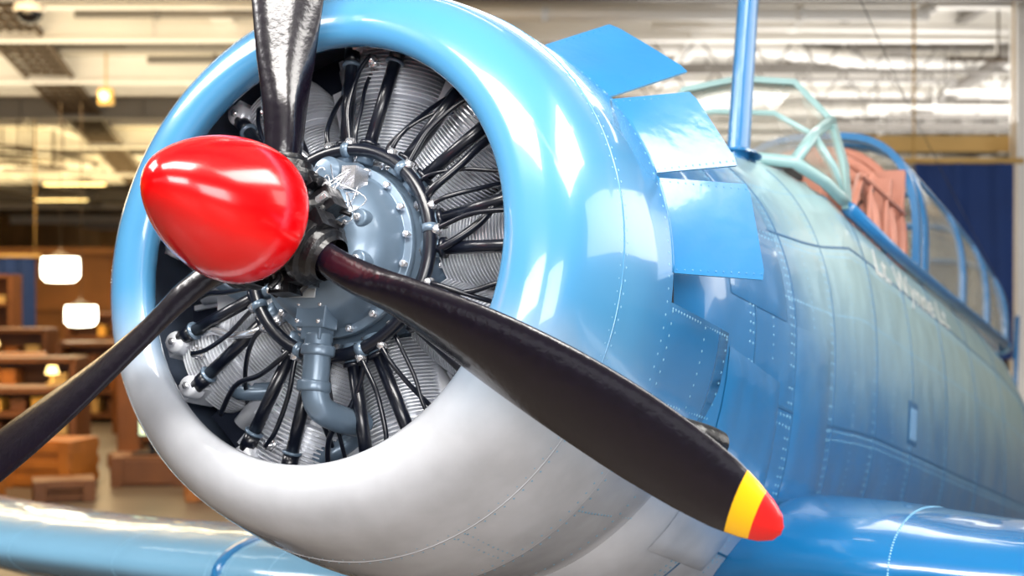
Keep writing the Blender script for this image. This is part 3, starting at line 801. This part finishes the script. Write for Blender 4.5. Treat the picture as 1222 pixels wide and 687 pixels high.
def fluo(x, y, L=1.3, alongy=False, m=None):
    f = MB(); dx, dy = (.18, L) if alongy else (L, .18)
    z = ZC-.2
    f.box((x, y, z), (dx, dy, .07))
    for q in (-.35, .35):
        p = (x, y+q*L, z) if alongy else (x+q*L, y, z); f.tube([p, (p[0], p[1], ZC+.2)], .008, 5, 0)
    o = top(f.obj('fluorescent_light', [M_shell], bevel=.01), 'lit fluorescent batten light hanging under the ceiling', 'light fixture', 'ceiling fluorescent lights')
    g = MB()
    for q in (-.045, .045):
        if alongy: g.tube([(x+q, y-L*.48, z-.05), (x+q, y+L*.48, z-.05)], .02, 8, 0)
        else: g.tube([(x-L*.48, y+q, z-.05), (x+L*.48, y+q, z-.05)], .02, 8, 0)
    g.obj('lamp_tube', [m or M_tubeL], o, Matrix())
for x, y, al in ((-1.6, 1.0, 0), (1.6, 1.4, 0), (-3.4, 3.4, 1), (3.0, 3.6, 1), (0, 5.4, 0), (-3, 8, 0), (3, 8, 0), (-13.6, 43, 0), (-11.2, 36.5, 0)):
    fluo(x, y, 1.6, bool(al), M_warmL if (x < -7) else None)
f = MB(); f.box((-5.1, 17.9, ZC-.5), (.18, .1, .2)); f.tube([(-5.1, 17.9, ZC-.42), (-5.1, 17.9, ZC+.2)], .012, 6, 0); f.lathe([(-.10, .001), (-.09, .05), (-.02, .06), (0, .05)], 16, 1, Matrix.Translation((-5.1, 17.85, ZC-.5)) @ Matrix.Rotation(rad(90), 4, 'Z'))
top(f.obj('warning_light', [M_hdr, M_warmL]), 'amber warning light on a bracket under the ceiling', 'light')

# background: partition, shelving
f = MB(); f.box((-11, 29, 1.2), (14, .15, 2.4))
for x in range(-18, -3, 2): f.box((x, 28.88, 1.2), (.12, .1, 2.4))
f.box((-11, 28.86, 2.35), (14, .12, .14)); f.box((-11, 28.86, 1.2), (14, .1, .1))
top(f.obj('trim_60', [M_part]), kind='structure')
def post(x, y, h):
    f = MB(); f.box((x, y, h/2), (.2, .2, h)); f.box((x, y, .06), (.34, .34, .12)); f.box((x, y, h-.03), (.28, .28, .08))
    top(f.obj('wooden_post', [M_wood2], bevel=.01), 'dark wooden post with square base and cap', 'post', 'wooden posts')
post(-3.45, 12.9, 1.3); post(-7.4, 19.6, 2.2)
def shelf(x, y, w, h):
    f = MB()
    for q in (-.5, .5): f.box((x+q*w, y, h/2), (.06, .45, h))
    n = 4 if h > 1.3 else 3
    for i in range(n+1): f.box((x, y, .08+i*(h-.1)/n), (w, .45, .05))
    f.box((x, y+.21, h/2), (w, .02, h))
    o = top(f.obj('display_shelf', [M_wood2]), 'dark wooden display shelf unit filled with boxes', 'shelf', 'museum shelf units')
    for i in range(n):
        for j in range(5):
            if random.random() < .8:
                bw = w/6*random.uniform(.4, .9); bh = random.uniform(.08, (h-.1)/n-.11)
                g = MB(); zz = .106+i*(h-.1)/n
                xx = x-w*.38+j*w*.19
                g.box((xx, y-.05, zz+bh/2), (bw, .25, bh)); g.box((xx, y-.05, zz+bh+.012), (bw*1.06, .27, .024))
                top(g.obj('storage_box', [random.choice([M_wood, M_hdr, M_amber, M_amber, M_wood2, M_wood])], bevel=.008), 'small lidded storage box on the display shelf', 'box', 'boxes on display shelves')
shelf(-8.4, 21.5, 1.8, 1.8); shelf(-6.2, 22.8, 1.7, 1.2); shelf(-4.6, 19.4, 1.5, 1.2); shelf(-6.4, 17.6, 1.4, 1.1); shelf(-4.75, 17.2, 1.3, .95); shelf(-3.4, 18.2, .9, 1.3)
shelf(-4.9, 14.0, 1.3, .92); shelf(-3.3, 14.6, 1.1, .9); shelf(-4.35, 12.7, 1.0, .72)
f = MB(); f.box((-2.95, 11.7, .25), (.3, .2, .02)); f.box((-2.95, 11.7, .31), (.05, .05, .12)); f.box((-2.95, 11.65, .46), (.22, .03, .15)); f.box((-2.95, 11.632, .46), (.19, .006, .12), 1)
top(f.obj('monitor', [M_hub, M_green], bevel=.004), 'small monitor with a greenish screen on a wooden crate', 'monitor')
def crate(x, y, w, h, r, m):
    f = MB(); f.box((0, 0, h/2), (w, w*.7, h))
    for z in (.06, h/2, h-.06): f.box((0, -w*.35-.012, z), (w, .025, .07)); f.box((0, w*.35+.012, z), (w, .025, .07))
    for q in (-1, 1): f.box((q*(w/2-.05), -w*.35-.03, h/2), (.09, .025, h))
    o = f.obj('wooden_crate', [m], None, Matrix.Translation((x, y, 0)) @ Matrix.Rotation(rad(r), 4, 'Z'), bevel=.005)
    top(o, 'slatted brown wooden crate standing on the deck', 'crate', 'wooden crates')
crate(-2.25, 10.9, .5, .20, 15, M_wood); crate(-2.5, 13.2, .7, .5, -10, M_wood2); crate(-2.5, 15.8, .8, .9, 5, M_wood); crate(-5.3, 12.1, .6, .5, -20, M_wood2); crate(-2.95, 11.7, .6, .24, 5, M_wood2)
crate(-3.75, 11.6, .6, .38, -12, M_wood); crate(-4.5, 11.4, .6, .34, 8, M_wood2); crate(-4.9, 10.7, .5, .25, 0, M_wood); crate(-3.4, 10.8, .45, .16, 20, M_wood2); crate(-4.1, 10.6, .5, .2, -8, M_wood)
crate(-6.1, 13.6, .5, .75, 12, M_wood); crate(-6.5, 15.2, .55, .8, -8, M_wood2); crate(-5.3, 15.4, .5, .9, 20, M_wood); crate(-4.1, 15.8, .5, .85, -15, M_wood2)
def lamp(x, y, z):  # invented lamps, put in to warm the left background with amber spots
    f = MB(); Mt = Matrix.Translation((x, y, z)) @ Matrix.Rotation(rad(-90), 4, 'Y')
    f.lathe([(0, .001), (0, .05), (.02, .05), (.03, .012), (.12, .012)], 20, 0, Mt)
    o = top(f.obj('added_glow_lamp', [M_hdr]), 'added small brass lamp, its amber shade a warm glow spot, on a crate or shelf', 'lamp', 'added amber glow lamps')
    g = MB(); g.lathe([(.10, .06), (.17, .04)], 24, 0, Mt); g.obj('lamp_shade', [M_warmL], o, Matrix())
lamp(-4.5, 11.4, .34); lamp(-5.1, 14.0, .935); lamp(-3.3, 14.6, .915); lamp(-6.6, 17.6, 1.115); lamp(-4.1, 12.7, .735); lamp(-4.7, 17.2, .965); lamp(-4.95, 19.4, 1.215)
def cloth(x0, x1, y, z0, z1, lab, nm, amp=.05, rod=True, fr=22):
    f = MB(); n = int(abs(x1-x0)*40); vs = []; nz_ = 10
    for j in range(nz_+1):
        for i in range(n+1):
            x = x0+(x1-x0)*i/n; vs.append((x, y+amp*math.sin(x*fr)+amp*.4*math.sin(x*fr*2.3+j*.2), z0+(z1-z0)*j/nz_))
    f.add(vs, [[j*(n+1)+i, j*(n+1)+i+1, (j+1)*(n+1)+i+1, (j+1)*(n+1)+i] for j in range(nz_) for i in range(n)])
    f.tube([(x0-.1, y, z1+.03), (x1+.1, y, z1+.03)], .03, 8, 1)
    for x in (x0, x1): f.tube([(x, y, z1), (x, y, ZC+.2 if rod else z0)], .012, 6, 1)
    top(f.obj(nm, [M_curt, M_hdr]), lab, nm)
cloth(3.95, 4.93, 14, .9, 2.82, 'dark navy blue cloth curtain hung from a rail', 'curtain', .03, fr=14)
cloth(-8.6, -7.9, 23.6, .8, 2.1, 'navy blue fabric banner hung on a rod', 'banner', .03)
f = MB(); f.box((5.4, 15, 3.12), (4.6, .3, .14)); f.box((5.4, 14.84, 3.04), (4.6, .04, .05))
for x in (7.5,): f.box((x, 15, (3.2+ZC)/2), (.08, .08, ZC-3.0))
top(f.obj('trim_61', [M_hdr]), kind='structure')
f = MB(); f.box((5.25, 14.6, ZC/2), (.22, .22, ZC+.2)); f.box((5.25, 14.6, .1), (.4, .4, .2)); top(f.obj('trim_62', [M_beam]), kind='structure')

# ------------------------------------------------------------------ lights
def area(loc, rot, size, power, col=(1, .97, .92), sy=None):
    l = bpy.data.lights.new('area_light', 'AREA'); l.energy = power; l.size = size; l.color = col
    if sy: l.shape = 'RECTANGLE'; l.size_y = sy
    o = bpy.data.objects.new('area_light', l); COL.objects.link(o); o.location = loc; o.rotation_euler = [rad(a) for a in rot]
    return o
area((-.5, 1.0, 4.2), (12, 0, 0), 3.0, 280, sy=1.2)
area((3.0, 2.5, 4.2), (0, 25, 0), 1.4, 200, sy=3)
area((-3.5, 3.0, 4.1), (0, -30, 0), 1.2, 190, (1, .97, .94), sy=2.5)
area((.3, -2.6, 2.6), (74, 0, 5), 3.4, 220, (1, .98, .96), sy=1.4)
area((3.4, -1.2, 1.7), (80, 0, 40), 1.8, 85, (1, .99, .98), sy=1.6)
area((1.0, 8.5, 4.2), (0, 0, 0), 3, 120)
area((8, 7, 4.0), (0, 50, 0), 4, 360, sy=8)
area((-8, 20, 4.2), (0, 0, 0), 6, 620, (1, .70, .36)); area((-8, 33, 4.2), (0, 0, 0), 8, 1100, (1, .74, .4))
area((-4.5, 11.2, 3.6), (35, 0, 0), 2.5, 220, (1, .68, .32))
area((5, 19, 4.0), (0, 0, 0), 6, 260, (1, .97, .92))
# uplights bouncing off the ceiling
area((-6, 17, 3.3), (180, 0, 0), 7, 310, (1, .86, .60)); area((6, 19, 3.3), (180, 0, 0), 9, 640, (1, .97, .92)); area((-11, 32, 3.2), (180, 0, 0), 12, 1500, (1, .78, .40)); area((3, 36, 3.2), (180, 0, 0), 12, 900, (1, .93, .82))
w = bpy.data.worlds.new('World'); scene.world = w; w.use_nodes = True
w.node_tree.nodes['Background'].inputs[0].default_value = (.95, .96, 1, 1); w.node_tree.nodes['Background'].inputs[1].default_value = .8

# ------------------------------------------------------------------ camera
cam = bpy.data.cameras.new('Camera'); co = bpy.data.objects.new('Camera', cam); COL.objects.link(co)
co.location = (0, 0, H); co.rotation_euler = (rad(90), 0, 0)
cam.sensor_width = 36; cam.lens = 50.08; cam.clip_end = 300
cam.dof.use_dof = True; cam.dof.focus_distance = 2.95; cam.dof.aperture_fstop = 3.0
scene.camera = co
